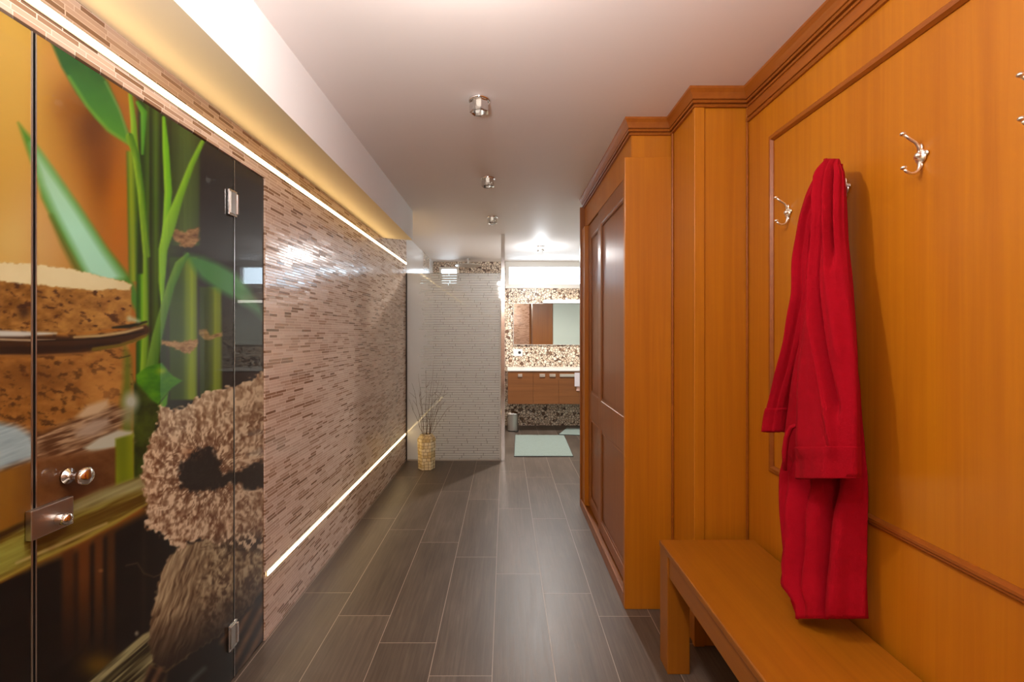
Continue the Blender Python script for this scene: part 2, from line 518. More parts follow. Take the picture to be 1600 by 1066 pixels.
# raised picture-frame moulding on the wood wall; frame lies in the wall plane
def wall_frame(y0, y1, z0, z1, X, wd=.026, dp=.014):
    """rectangular moulding ring on a wall facing -x"""
    m = MB()
    prof = [(0, 0), (0, .006), (.005, dp*.75), (.010, dp*.75), (.013, dp), (.020, dp), (wd, .004), (wd, 0)]
    cs = [(y0, z0, 1, 1), (y1, z0, -1, 1), (y1, z1, -1, -1), (y0, z1, 1, -1)]
    K = len(prof)
    for (y, z, sy, sz) in cs:
        for (o, d) in prof:
            m.v.append((X-d, y+sy*o, z+sz*o))
    for i in range(4):
        j = (i+1) % 4
        for k in range(K-1):
            m.f.append((i*K+k, i*K+k+1, j*K+k+1, j*K+k))
    return m
fz0, fz1 = .775, 2.050
struct(wall_frame(-.6, 1.808, fz0, fz1, XR).build('trim_4', M_TRIM))

# casing: boxed pilaster between the wood wall and the wardrobe
cs = thing('pillar_casing', (.9, 2.1, 0), 'narrow boxed wooden pilaster between the tall wardrobe and the robe wall', 'panelling')
MB().box(XP, XR-.001, YP+.004, YW+.045, 0, HZ-.002).build('panel', M_WOOD, cs)
MB().box(XP-.004, XP+.036, YP-.004, YP+.004, 0, 2.240).build('corner_strip', M_WOOD, cs, bevel=.002)
MB().box(XP-.006, XP, YP-.004, YP+.02, 0, 2.240).build('corner_strip', M_WOOD, cs, bevel=.002)
MB().box(XP-.010, XP, YW-.012, YW+.002, 0, 2.240).build('edge_bead', M_TRIM, cs, bevel=.003)
MB().box(XR-.010, XR-.001, YP-.004, YP+.003, 0, 2.240).build('edge_bead', M_TRIM, cs, bevel=.002)

# ------------------------------------------------------------------ wardrobe
wr = thing('wardrobe', (.78, 2.9, 0), 'tall honey wood built-in wardrobe with panelled sliding doors along the corridor', 'wardrobe')
MB().box(XW, XP-.002, YW, YW+.03, 0, 2.130).build('end_panel', M_WOOD, wr, bevel=.003)
MB().box(.597, XP-.002, YW+.015, YWE, 2.080, 2.245).build('frieze', M_WOOD, wr)
MB().box(.66, .975, YW+.032, YWE-.02, .06, 2.08).build('carcass', M_DOOR, wr)
MB().box(XW, .975, YWE-.025, YWE, 0, 2.245).build('far_panel', M_DOOR, wr)
MB().box(.575, .64, 3.44, YWE-.026, 0.05, 2.080).build('stile', M_WOOD, wr, bevel=.002)
pl = MB(); pl.box(XW, .97, YW+.031, YWE-.026, 0, .045); pl.box(XW, XW+.012, YW+.031, YWE-.026, .045, .062)
pl.build('plinth', M_DOOR, wr, bevel=.002)
def ward_door(y0, y1, X, name='sliding_door'):
    zb, zt = .064, 2.072
    d = MB().box(X+.008, X+.028, y0, y1, zb, zt).build(name, M_DOOR, wr)
    st = .085
    m = MB()
    m.box(X, X+.008, y0, y0+st, zb, zt); m.box(X, X+.008, y1-st, y1, zb, zt)
    m.box(X, X+.008, y0+st, y1-st, zb, .13); m.box(X, X+.008, y0+st, y1-st, .70, .88); m.box(X, X+.008, y0+st, y1-st, zt-.09, zt)
    m.build('rail_frame', M_DOOR, d, bevel=.002)
    for z0, z1 in ((.13, .70), (.88, zt-.09)):
        wall_frame(y0+st, y1-st, z0, z1, X+.008, wd=.012, dp=.006).build('panel_moulding', M_DOOR, d)
    return d
ward_door(YW+.04, 3.03, .592)
ward_door(3.00, 3.438, .602)

# ------------------------------------------------------------------ bench
BX0, BX1, BY1, BY0, BZ = .615, .992, 1.900, -.9, .475
be = thing('bench', (.8, .6, 0), 'long honey wood bench along the panelled wall under the coat hooks', 'bench')
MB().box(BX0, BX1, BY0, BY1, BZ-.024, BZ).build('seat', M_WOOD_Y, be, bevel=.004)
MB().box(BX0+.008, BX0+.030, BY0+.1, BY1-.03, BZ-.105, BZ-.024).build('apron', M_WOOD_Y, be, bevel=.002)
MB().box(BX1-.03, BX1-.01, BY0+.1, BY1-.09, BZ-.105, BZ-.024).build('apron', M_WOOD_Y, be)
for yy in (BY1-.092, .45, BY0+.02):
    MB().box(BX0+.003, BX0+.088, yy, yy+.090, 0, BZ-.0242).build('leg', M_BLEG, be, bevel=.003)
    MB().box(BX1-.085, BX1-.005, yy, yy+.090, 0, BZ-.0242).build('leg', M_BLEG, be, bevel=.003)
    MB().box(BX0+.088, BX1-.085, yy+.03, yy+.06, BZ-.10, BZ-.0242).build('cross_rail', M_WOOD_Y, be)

# ------------------------------------------------------------------ LED lines
def led(y0, y1, z, label, nm='led_strip_light'):
    t = thing(nm, (XL, (y0+y1)/2, z), label, 'light strip', 'warm light strips set in the mosaic wall')
    MB().box(XL+.0005, XL+.003, y0, y1, z-.013, z+.013).build('channel', M_SILL, t)
    MB().box(XL+.003, XL+.005, y0, y1, z-.009, z+.009).build('diffuser', M_LED, t)
led(-2.55, 4.86, 2.013, 'upper glowing light strip running the full mosaic wall above the picture doors')
led(Y_M1+.012, 4.815, .277, 'lower glowing light strip near the floor, from picture glass to shower screen')
# ------------------------------------------------------------------ mural (a printed picture on glass panes)
def srgb2lin(c):
    c = np.clip(c, 0, 1)
    return np.where(c <= .04045, c/12.92, ((c+.055)/1.055)**2.4)

class Paint:
    """the printed picture: laid out on the plane of the glass; x,y are print coordinates"""
    def __init__(s, X, Y):
        s.X, s.Y = X, Y
        s.C = np.zeros(X.shape+(3,)); s.rs = np.random.RandomState(3)
    def noise(s, sx, sy, seed=0, ang=0.0):
        """value noise with cell sizes sx, sy, rotated by ang; 0..1"""
        ca, sa = math.cos(ang), math.sin(ang)
        u = (s.X*ca + s.Y*sa)/sx; v = (-s.X*sa + s.Y*ca)/sy
        return s.vn(u, v, seed)
    def vn(s, u, v, seed):
        tab = np.random.RandomState(seed+11).rand(256, 256)
        iu = np.floor(u).astype(int); iv = np.floor(v).astype(int)
        fu = u-iu; fv = v-iv
        fu = fu*fu*(3-2*fu); fv = fv*fv*(3-2*fv)
        a = tab[iu % 256, iv % 256]; b = tab[(iu+1) % 256, iv % 256]
        c = tab[iu % 256, (iv+1) % 256]; d = tab[(iu+1) % 256, (iv+1) % 256]
        return (a*(1-fu)+b*fu)*(1-fv)+(c*(1-fu)+d*fu)*fv
    def fbm(s, sx, sy, seed=0, ang=0, o=3):
        r = 0; a = 1; t = 0
        for i in range(o):
            r = r + a*s.noise(sx/2**i, sy/2**i, seed+i*5, ang); t += a; a *= .55
        return r/t
    def poly(s, pts, soft=1.5, jit=0, jseed=0, jx=4):
        X, Y = s.X, s.Y
        d = np.full(X.shape, 1e9); ins = np.zeros(X.shape, bool)
        n = len(pts)
        for i in range(n):
            x0, y0 = pts[i]; x1, y1 = pts[(i+1) % n]
            ex, ey = x1-x0, y1-y0; L = ex*ex+ey*ey+1e-9
            t = np.clip(((X-x0)*ex+(Y-y0)*ey)/L, 0, 1)
            d = np.minimum(d, np.hypot(X-x0-t*ex, Y-y0-t*ey))
            if y0 != y1:
                c = ((Y >= min(y0, y1)) & (Y < max(y0, y1)))
                xi = x0+(Y-y0)*ex/ey
                ins ^= c & (X < xi)
        sd = np.where(ins, d, -d)
        if jit: sd = sd + (s.noise(jx, jx, jseed)-.5)*2*jit
        return np.clip(sd/soft*.5+.5, 0, 1)
    def stroke(s, pts, widths, soft=1.2):
        """returns mask, cross position -1..1, along 0..1"""
        X, Y = s.X, s.Y
        best = np.full(X.shape, -1e9); cr = np.zeros(X.shape); al = np.zeros(X.shape)
        n = len(pts)-1
        for i in range(n):
            x0, y0 = pts[i]; x1, y1 = pts[i+1]
            ex, ey = x1-x0, y1-y0; L2 = ex*ex+ey*ey; L = math.sqrt(L2)
            t = np.clip(((X-x0)*ex+(Y-y0)*ey)/L2, 0, 1)
            dx = X-x0-t*ex; dy = Y-y0-t*ey
            dist = np.hypot(dx, dy); w = widths[i]*(1-t)+widths[i+1]*t
            sd = w/2-dist
            side = np.sign(dx*ey-dy*ex)
            m = sd > best
            best = np.where(m, sd, best); cr = np.where(m, side*dist/(w/2+1e-6), cr); al = np.where(m, (i+t)/n, al)
        return np.clip(best/soft*.5+.5, 0, 1), np.clip(cr, -1, 1), al
    def put(s, mask, col):
        col = np.asarray(col, float)/255.0
        s.C = s.C*(1-mask[..., None]) + col*mask[..., None]
    def ell(s, cx, cy, rx, ry, soft=.15, ang=0):
        ca, sa = math.cos(ang), math.sin(ang)
        u = ((s.X-cx)*ca+(s.Y-cy)*sa)/rx; v = (-(s.X-cx)*sa+(s.Y-cy)*ca)/ry
        return np.clip((1-np.hypot(u, v))/soft*.5+.5, 0, 1)
    def blob(s, cx, cy, rx, ry):
        return np.exp(-(((s.X-cx)/rx)**2+((s.Y-cy)/ry)**2))
def lerp(a, b, t):
    a = np.asarray(a, float); b = np.asarray(b, float)
    return a*(1-t[..., None])+b*t[..., None]

def paint_picture(X, Y):
    P = Paint(X, Y); put = P.put
    n1 = P.fbm(40, 40, 1); one = np.ones(X.shape)
    # warm blurred background
    put(one, lerp((198, 148, 62), (172, 102, 28), np.clip((X-40)/120, 0, 1)))
    put(P.blob(0, 120, 70, 140)*.6, (206, 160, 66))
    put(P.blob(75, 370, 55, 90)*.85, (203, 152, 98))
    put(P.blob(20, 380, 50, 60)*.7, (214, 176, 104))
    put(P.blob(150, 195, 38, 62)*.9, (92, 46, 12)); put(P.blob(165, 265, 26, 60)*.7, (110, 54, 10))
    put(P.blob(110, 160, 30, 40)*.6, (130, 72, 20)); put(P.blob(190, 330, 20, 90)*.7, (186, 100, 8))
    put(P.blob(85, 90, 22, 40)*.5, (190, 128, 66))
    # dark field on the right
    put(P.poly([(300, -20), (430, -20), (430, 1090), (-20, 1090), (-20, 915), (120, 860), (232, 800), (225, 560), (215, 60), (250, 60)], 8), lerp((32, 26, 26), (22, 14, 10), np.clip((Y-600)/200, 0, 1)))
    put(P.blob(262, 300, 26, 300)*.8*(Y < 640), (44, 62, 14))
    # leaf A (dark green, top)
    m = P.poly([(84, 66), (118, 78), (150, 102), (172, 128), (188, 165), (206, 212), (206, 226), (178, 208), (152, 184), (124, 146), (100, 104)], 3)
    put(m, lerp((28, 84, 36), (78, 140, 40), np.clip((Y-120)/110+n1*.3, 0, 1)))
    k, c, a = P.stroke([(112, 120), (140, 165), (172, 203), (204, 224)], [3, 4, 5, 4], 3); put(k*.8, (110, 160, 50))
    k, c, a = P.stroke([(168, 128), (190, 172), (204, 215)], [2, 3, 3], 2); put(k*.7, (120, 150, 80))
    # leaf B (pale mint)
    m = P.poly([(33, 192), (52, 214), (62, 228), (92, 270), (128, 322), (170, 386), (206, 432), (238, 492), (236, 520), (206, 470), (172, 440), (138, 440), (128, 420), (100, 372), (84, 340), (70, 310), (60, 272), (48, 238)], 4)
    put(m, (74, 128, 34))
    m = P.poly([(54, 226), (66, 240), (92, 278), (128, 332), (166, 392), (194, 432), (178, 446), (140, 430), (112, 376), (88, 330), (70, 290), (60, 258)], 9)
    put(m, lerp((158, 196, 160), (170, 222, 196), np.clip((Y-240)/120, 0, 1)))
    k, c, a = P.stroke([(84, 338), (104, 382), (124, 420), (136, 432)], [4, 8, 9, 4], 5); put(k*.8, (76, 92, 22))
    # stalks
    def stalk(x0, x1, y0, y1, lean, dark, light, hi, seed, soft=2, gw=.42):
        cxs = (x0+x1)/2+(Y-y0)*lean
        u = (X-cxs)/((x1-x0)/2)
        m = np.clip((1-np.abs(u))*(x1-x0)/2/soft*.5+.5, 0, 1)*np.clip((Y-y0)/soft*.5+.5, 0, 1)*np.clip((y1-Y)/soft*.5+.5, 0, 1)
        g = np.exp(-((u-hi)/gw)**2)
        g = g*(.8+.35*P.noise(3, 160, seed))
        put(m, lerp(dark, light, np.clip(g, 0, 1)))
    stalk(201, 226, 236, 440, .02, (52, 88, 12), (142, 160, 24), -.5, 2)
    stalk(221, 256, 120, 640, -.01, (30, 52, 8), (86, 122, 22), .1, 3)
    stalk(236, 262, 140, 620, 0, (26, 40, 8), (70, 98, 18), -.2, 4)
    stalk(271, 315, 150, 384, 0, (48, 62, 20), (78, 98, 40), .1, 5, 2, .7)
    put(P.poly([(272, 356), (292, 362), (313, 355), (314, 374), (302, 388), (288, 386), (273, 372)], 2, 2, 9), lerp((84, 48, 20), (196, 148, 98), P.fbm(7, 5, 14)))
    stalk(268, 311, 402, 625, .002, (50, 72, 10), (138, 160, 20), .62, 6, 2, .55)
    put(P.poly([(255, 532), (285, 534), (311, 530), (311, 542), (298, 553), (286, 550), (270, 542), (256, 538)], 1.5, 1.5, 7), lerp((110, 66, 30), (206, 162, 110), P.fbm(6, 4, 24)))
    stalk(314, 349, 448, 625, .004, (50, 66, 10), (134, 152, 18), .55, 7, 2, .55)
    put(P.poly([(313, 515), (326, 514), (330, 524), (350, 519), (350, 525), (332, 531), (322, 531), (314, 522)], 1.2, .8, 8), lerp((110, 80, 30), (188, 154, 96), P.fbm(6, 4, 34)))
    stalk(217, 233, 428, 640, 0, (40, 90, 6), (112, 172, 20), .1, 8)
    # thin blades
    def blade(pts, ws, c0, c1, soft=1.5):
        m, c, a = P.stroke(pts, ws, soft)
        put(m, lerp(c0, c1, np.clip(.5-c*.5+.25*(P.noise(3, 30, 5)-.5), 0, 1)))
    blade([(207, 148), (212, 190), (214, 230), (222, 300), (230, 400), (231, 520), (226, 600)], [6, 9, 11, 8, 6, 8, 10], (92, 140, 16), (150, 186, 44))
    blade([(206, 214), (218, 250), (226, 300), (236, 400)], [12, 9, 7, 5], (56, 104, 12), (120, 160, 30))
    blade([(218, 160), (228, 176), (226, 240)], [5, 10, 4], (60, 130, 24), (96, 158, 40))
    blade([(259, 184), (262, 230), (266, 300), (262, 360)], [5, 10, 12, 10], (96, 166, 10), (148, 206, 34))
    blade([(319, 222), (302, 258), (284, 306), (268, 352), (258, 390), (256, 440), (257, 484)], [7, 9, 12, 19, 14, 10, 3], (100, 152, 18), (150, 204, 36))
    blade([(296, 398), (283, 414), (270, 446), (258, 490), (248, 530), (240, 575), (236, 600)], [6, 14, 13, 14, 16, 18, 12], (64, 112, 24), (112, 156, 52))
    m = P.poly([(293, 397), (320, 402), (345, 412), (372, 428), (394, 452), (412, 480), (414, 500), (398, 486), (370, 468), (340, 452), (316, 434), (303, 416)], 6)
    put(m*np.clip((470-X)/90, 0, 1), lerp((62, 124, 50), (96, 160, 104), np.clip((X-300)/80, 0, 1)))
    # curled leaf
    m = P.poly([(216, 586), (232, 574), (256, 567), (266, 580), (274, 588), (288, 595), (272, 606), (262, 618), (250, 632), (232, 622), (218, 606)], 1.5)
    put(m, lerp((30, 96, 4), (96, 164, 14), np.clip(P.fbm(22, 14, 44)*1.3-.1, 0, 1)))
    put(P.blob(255, 580, 8, 5)*.7, (176, 196, 30))
    put(P.poly([(250, 634), (266, 614), (264, 632), (256, 645), (248, 640)], 1.5), (86, 156, 20))
    put(P.poly([(206, 590), (222, 604), (242, 628), (256, 640), (240, 690), (232, 740), (212, 760), (206, 700)], 3), lerp((20, 32, 6), (74, 92, 16), P.fbm(16, 16, 50)))
    # cork: top, side, inside jar
    cork = P.fbm(16, 10, 60, 0, 4); pits = np.clip((P.fbm(12, 7, 66, .2)-.58)*7, 0, 1)
    m = P.poly([(-10, 410), (60, 414), (118, 422), (165, 434), (200, 440), (209, 446), (208, 500), (204, 511), (130, 520), (60, 521), (-10, 520)], 1.5)
    put(m, lerp((112, 66, 18), (196, 138, 66), np.clip(cork*1.2-.1+(X-100)/600, 0, 1))); put(m*pits*.8, (62, 28, 10))
    put(P.blob(42, 488, 10, 10)*.8, (40, 18, 8))
    m = P.poly([(-10, 409), (60, 413), (118, 421), (165, 433), (200, 440), (209, 446), (206, 454), (186, 452), (150, 454), (100, 449), (50, 444), (-10, 438)], 1.5, 1.5, 3)
    put(m, lerp((222, 196, 150), (236, 218, 176), n1))
    # jar body
    body = P.poly([(-10, 520), (120, 522), (196, 516), (232, 506), (231, 526), (205, 540), (212, 600), (212, 700), (212, 758), (232, 748), (236, 786), (180, 822), (60, 882), (-10, 920)], 2)
    put(body, lerp((140, 84, 28), (182, 122, 54), np.clip(cork*1.4-.3+(X-60)/400, 0, 1)))
    put(body*pits*.75*(Y < 665), (66, 34, 10))
    put(P.blob(60, 590, 70, 26)*.45*body, (84, 44, 12)); put(P.blob(165, 610, 34, 34)*.55*body, (214, 146, 72))
    put(P.poly([(198, 540), (208, 560), (210, 680), (196, 690), (190, 640), (196, 600)], 5)*.9, (96, 112, 20))
    # rim
    def band(pts, ws, col, soft=1.5, al=1.0):
        m, c, a = P.stroke(pts, ws, soft); put(m*al, col)
    band([(-10, 536), (60, 540), (130, 540), (190, 530), (230, 516)], [38, 34, 26, 18, 16], (62, 34, 16), 3)
    band([(-10, 548), (60, 546), (120, 544), (190, 536)], [12, 12, 8, 4], (36, 18, 10), 2, .8)
    band([(-10, 521), (40, 522), (92, 521)], [10, 8, 2], (206, 200, 194), 2)
    band([(-10, 530), (60, 532), (90, 531)], [3, 3, 1], (176, 150, 120), 1)
    band([(120, 527), (160, 525), (200, 519), (226, 512)], [3, 4, 4, 3], (190, 160, 112), 1.5)
    band([(60, 533), (130, 531), (180, 527), (228, 518)], [2, 2, 2, 2], (30, 16, 8), 1)
    band([(180, 512), (206, 510), (232, 503)], [3, 6, 3], (30, 26, 10), 1.5)
    band([(206, 498), (220, 502)], [8, 5], (190, 196, 170), 3, .8)
    band([(150, 546), (190, 540), (214, 532), (232, 524)], [6, 5, 4, 3], (110, 90, 20), 1.5)
    band([(190, 560), (206, 556)], [2, 2], (60, 60, 14), 1)
    band([(-10, 556), (60, 556), (140, 552)], [3, 3, 2], (170, 110, 50), 2, .7)
    # light patches seen through the jar
    st = P.noise(30, 3.2, 71, -.33)*.6+P.noise(16, 2, 72, -.33)*.4
    m = P.poly([(-10, 658), (36, 664), (70, 676), (130, 650), (180, 632), (206, 642), (190, 672), (214, 690), (150, 712), (70, 722), (-10, 745)], 5)
    put(m*.95, lerp((86, 50, 26), (186, 150, 120), np.clip((st-.3)*2.4, 0, 1)))
    put(P.poly([(-10, 659), (30, 666), (52, 680), (58, 700), (56, 716), (24, 726), (-10, 739)], 6), lerp((150, 168, 178), (184, 200, 208), st))
    put(P.poly([(122, 652), (140, 634), (172, 624), (174, 634), (158, 648), (134, 654)], 4), (206, 172, 138))
    put(P.poly([(120, 676), (150, 656), (172, 652), (176, 664), (150, 682), (124, 684)], 5)*.9, (184, 158, 140))
    put(P.poly([(134, 700), (160, 684), (188, 672), (210, 674), (212, 682), (186, 698), (150, 708)], 3), (198, 192, 176))
    put(P.ell(208, 628, 11, 14, .6), (186, 184, 172)); put(P.ell(204, 652, 9, 12, .8)*.8, (150, 146, 110))
    # lower jar: brown, gold, green bar
    m = P.poly([(-10, 742), (58, 722), (130, 712), (186, 702), (190, 762), (120, 790), (58, 812), (-10, 838)], 4)
    put(m, lerp((150, 98, 28), (98, 54, 22), np.clip((X-30)/70+n1*.3, 0, 1)))
    put(P.poly([(55, 715), (130, 706), (186, 700), (188, 760), (120, 785), (58, 808)], 3)*.7, lerp((96, 52, 20), (132, 84, 46), P.fbm(10, 8, 81)))
    put(P.blob(128, 750, 26, 22)*.75, (50, 22, 12))
    put(P.poly([(184, 686), (212, 678), (213, 754), (184, 762)], 2.5), lerp((104, 116, 6), (152, 160, 20), P.noise(14, 50, 9)))
    # base of the jar: pale olive glass
    m = P.poly([(-10, 838), (60, 806), (150, 772), (232, 742), (236, 786), (180, 822), (60, 882), (-10, 918)], 2)
    s2 = P.noise(60, 4, 83, -.42)*.6+P.noise(30, 2.2, 84, -.42)*.4
    put(m, lerp((104, 74, 14), (172, 158, 72), np.clip((s2-.25)*1.8, 0, 1)))
    put(P.poly([(110, 790), (160, 766), (228, 744), (232, 762), (180, 780), (120, 802)], 5)*.9, lerp((150, 138, 92), (184, 174, 128), s2))
    put(P.poly([(-10, 862), (24, 844), (44, 838), (50, 870), (20, 890), (-10, 906)], 8)*.8, (168, 166, 74))
    put(P.poly([(60, 846), (130, 812), (228, 772), (226, 786), (140, 826), (60, 862)], 5)*.75, (94, 62, 12))
    band([(-10, 845), (30, 826), (60, 812)], [10, 9, 6], (54, 30, 14), 4, .9)
    band([(-10, 914), (60, 878), (140, 840), (232, 788)], [4, 4, 4, 3], (176, 150, 62), 1.5)
    band([(30, 880), (100, 850), (170, 818)], [3, 4, 3], (206, 176, 118), 2, .9)
    # dark lower field, orange pleats
    for (xa, xb, cc) in ((100, 122, (92, 46, 12)), (124, 146, (118, 60, 14)), (150, 166, (106, 56, 16)), (170, 184, (84, 46, 14))):
        u = (X-(xa+xb)/2)/((xb-xa)/2)
        yt = 880-(X-60)*.45
        m = np.exp(-u**4)*np.clip((Y-yt)/6, 0, 1)*np.clip((1040-Y)/140, 0, 1)
        put(m*.9, cc)
    put(P.blob(56, 968, 5, 26)*.7, (104, 64, 30)); put(P.blob(228, 900, 5, 120)*.4, (58, 46, 30))
    band([(200, 884), (218, 880), (228, 896), (244, 902), (262, 894)], [1.6]*5, (110, 84, 62), 1, .8)
    put(P.ell(217, 990, 3, 3.5, .6), (150, 140, 126)); put(P.ell(161, 892, 3.5, 2.5, .6), (150, 96, 50))
    put(P.blob(160, 1040, 30, 20)*.8, (128, 92, 12))
    # fibre bundle
    m = P.poly([(240, 985), (226, 992), (180, 1030), (130, 1075), (215, 1085), (240, 1050), (262, 1030)], 2)
    s3 = P.noise(70, 5, 91, -.72)*.6+P.noise(50, 2.5, 92, -.72)*.4
    put(m, lerp((44, 34, 14), (186, 176, 130), np.clip((s3-.32)*2.6, 0, 1)))
    # basket weave at the bottom right
    m = P.poly([(236, 1040), (262, 1038), (300, 1070), (330, 1020), (360, 985), (430, 915), (430, 1090), (220, 1090)], 3)
    s4 = np.sin((X*.82+Y*.42)*.42)*.5+.5
    put(m, lerp((34, 20, 12), (122, 86, 62), s4*(.7+.5*P.fbm(8, 8, 95))))
    m = P.ell(316, 1060, 52, 62, .08, .5); put(m, (18, 15, 13))
    band([(322, 1045), (304, 1062), (296, 1075)], [6, 7, 5], (96, 96, 96), 4, .9)
    band([(240, 1042), (262, 1050), (290, 1030), (312, 1006)], [2, 3, 2, 2], (130, 96, 60), 1.5, .7)
    # towels: looped pile
    def pile(cx, cy, seed, spin=0.0, sa=3.0, sl=10.0):
        r = np.hypot(X-cx, (Y-cy)); th = np.arctan2(Y-cy, X-cx)
        wob = (P.fbm(16, 16, seed+3)-.5)*1.6
        u = th*62/sa + wob*4; v = r/sl + wob*2
        a = P.vn(u*1.3, v*1.1, seed); b = P.vn(X/2.3+wob*3, Y/5.0, seed+1); c = P.vn(X/5, Y/8, seed+2)
        return np.clip((a*.42+b*.34+c*.24-.5)*2.1+.5, 0, 1)
    T2 = [(282, 856), (268, 868), (256, 892), (246, 930), (238, 975), (236, 1006), (244, 1036), (262, 1046), (290, 1030), (330, 1004), (372, 972), (430, 900), (430, 820), (350, 832)]
    m2 = P.poly(T2, 2, 2.5, 101, 5)
    fib = P.vn((X+Y*.36)/3.4+(P.fbm(30, 30, 5)-.5)*4, Y/26, 103)*.6+P.vn((X+Y*.36)/1.9, Y/18, 104)*.4
    pl2 = pile(430, 1050, 107)
    mixp = np.clip((X-300)/40, 0, 1)
    f2 = fib*(1-mixp)+pl2*mixp
    put(m2, lerp((100, 70, 46), (216, 188, 152), np.clip(f2*1.5-.25, 0, 1)))
    sh2 = np.clip((X*.55+Y-1105)/75, 0, 1)
    put(m2*sh2*.88, (38, 22, 14))
    T1 = [(430, 572), (404, 588), (380, 600), (352, 605), (326, 612), (306, 626), (292, 636), (274, 640), (254, 634), (250, 660), (238, 686), (230, 712), (224, 740), (230, 772), (232, 806), (232, 828), (252, 832), (262, 844), (284, 858), (300, 846), (322, 842), (340, 850), (430, 862)]
    m1 = P.poly(T1, 2, 5, 111, 4.5)
    pl = pile(335, 742, 113)
    put(m1, lerp((130, 84, 56), (250, 218, 188), np.clip(pl*1.25-.02, 0, 1)))
    top = np.clip((700-Y+(X-330)*-.25)/110, 0, 1)
    put(m1*top*.55, lerp((186, 158, 126), (238, 214, 180), pl))
    ring = P.blob(318, 738, 62, 66)*(pl < .62)
    put(m1*ring*.55, (96, 54, 30))
    hole = P.poly([(292, 716), (312, 702), (330, 698), (342, 712), (352, 742), (372, 738), (396, 726), (430, 716), (430, 760), (396, 766), (362, 752), (345, 764), (312, 770), (286, 762), (282, 738)], 3, 5, 121, 5)
    put(hole*.93, (30, 16, 12))
    put(P.blob(395, 850, 50, 16)*.75*(pl < .6), (40, 24, 14))
    put(P.blob(300, 708, 14, 10)*.6*(pl > .45), (160, 96, 56))
    return P.C

# one dense sheet per pane; the print lies on the back of polished glass
def print_mat():
    t = NT('printed_glass')
    a = t.node('ShaderNodeAttribute', attribute_name='print')
    t.set(Base_Color=a.outputs['Color'], Roughness=.5, Specular_IOR_Level=.2, Coat_Weight=1.0, Coat_Roughness=.015, Coat_IOR=1.42)
    return t.m
M_PRINT = print_mat()
XG = XL - .006
def print_pane(y0, y1, parent, name='printed_pane', gain=1.0):
    px0, px1 = (max(-60, CX - F*1.015/y0) if y0 > .3 else -400), CX - F*1.015/y1
    ncol = max(int((px1-px0)/1.7), 4); nrow = 860
    pxs = np.linspace(px0, px1, ncol)
    ys = F*1.015/(CX-pxs)
    ys[0], ys[-1] = y0, y1
    zs = np.linspace(.006, Z_M-.004, nrow)
    Yg, Zg = np.meshgrid(ys, zs, indexing='ij')
    PX = CX - F*1.015/Yg; PY = CY - (Zg-CH)*F/Yg
    C = np.clip(srgb2lin(paint_picture(PX, PY))*np.array([.78, .88, .84])*gain, 0, .9)
    off = root_loc(parent)
    V = np.stack([np.full(Yg.shape, XG)-off[0], Yg-off[1], Zg-off[2]], -1).reshape(-1, 3)
    i, j = np.meshgrid(np.arange(ncol-1), np.arange(nrow-1), indexing='ij')
    a = (i*nrow+j).ravel()
    Q = np.stack([a, a+nrow, a+nrow+1, a+1], -1)
    base = len(V)
    # body of the pane behind the printed face
    bx = XG-.008-off[0]
    ya, yb, za, zb = ys[0]-off[1], ys[-1]-off[1], zs[0]-off[2], zs[-1]-off[2]
    V = np.concatenate([V, [[bx, ya, za], [bx, yb, za], [bx, yb, zb], [bx, ya, zb]]])
    me = bpy.data.meshes.new(name)
    c0, c1, c2, c3 = 0, (ncol-1)*nrow, (ncol-1)*nrow+nrow-1, nrow-1
    extra = [(base+3, base+2, base+1, base), (c0, base, base+1, c1), (c3, c2, base+2, base+3), (c1, base+1, base+2, c2), (c0, c3, base+3, base)]
    nq = len(Q)+len(extra)
    loops = np.concatenate([Q.ravel(), np.array(extra).ravel()]).astype(np.int32)
    me.vertices.add(len(V)); me.vertices.foreach_set('co', V.astype(np.float32).ravel())
    me.loops.add(len(loops)); me.loops.foreach_set('vertex_index', loops)
    me.polygons.add(nq); me.polygons.foreach_set('loop_start', np.arange(0, nq*4, 4, dtype=np.int32))
    me.update(calc_edges=True); me.validate()
    at = me.color_attributes.new('print', 'FLOAT_COLOR', 'POINT')
    cols = np.ones((len(V), 4), np.float32); cols[:base, :3] = C.reshape(-1, 3); cols[base:, :3] = .02
    at.data.foreach_set('color', cols.ravel())
    me.materials.append(M_PRINT)
    o = bpy.data.objects.new(name, me); COL.objects.link(o)
    if parent: o.parent = parent
    return o

g1 = thing('glass_panel', (XG, .66, 0), 'fixed glass panel printed with the jar and golden background, nearest on the left wall', 'glass panel')
print_pane(Y_M0+.004, Y_S1-.005, g1)
MB().box(XG-.008, XG+.001, Y_S1-.0052, Y_S1-.0012, .006, Z_M-.004).build('edge_seal', M_BRUSHED, g1)
gd = thing('glass_door', (XG, 1.4, 0), 'glass door printed with bamboo, cork jar and rolled towels', 'door')
print_pane(Y_S1+.007, Y_S2-.004, gd)
MB().box(XG-.008, XG+.001, Y_S1+.004, Y_S1+.0072, .006, Z_M-.004).build('edge_seal', M_BRUSHED, gd)
g2 = thing('glass_panel', (XG, 1.9, 0), 'narrow dark fixed glass panel printed with towel ends beside the mosaic', 'glass panel')
print_pane(Y_S2+.004, Y_M1-.002, g2)
MB().box(XG-.008, XG+.001, Y_S2+.0005, Y_S2+.004, .006, Z_M-.004).build('edge_seal', M_BRUSHED, g2)
def zpx(py, Y): return CH + (CY-py)*Y/F
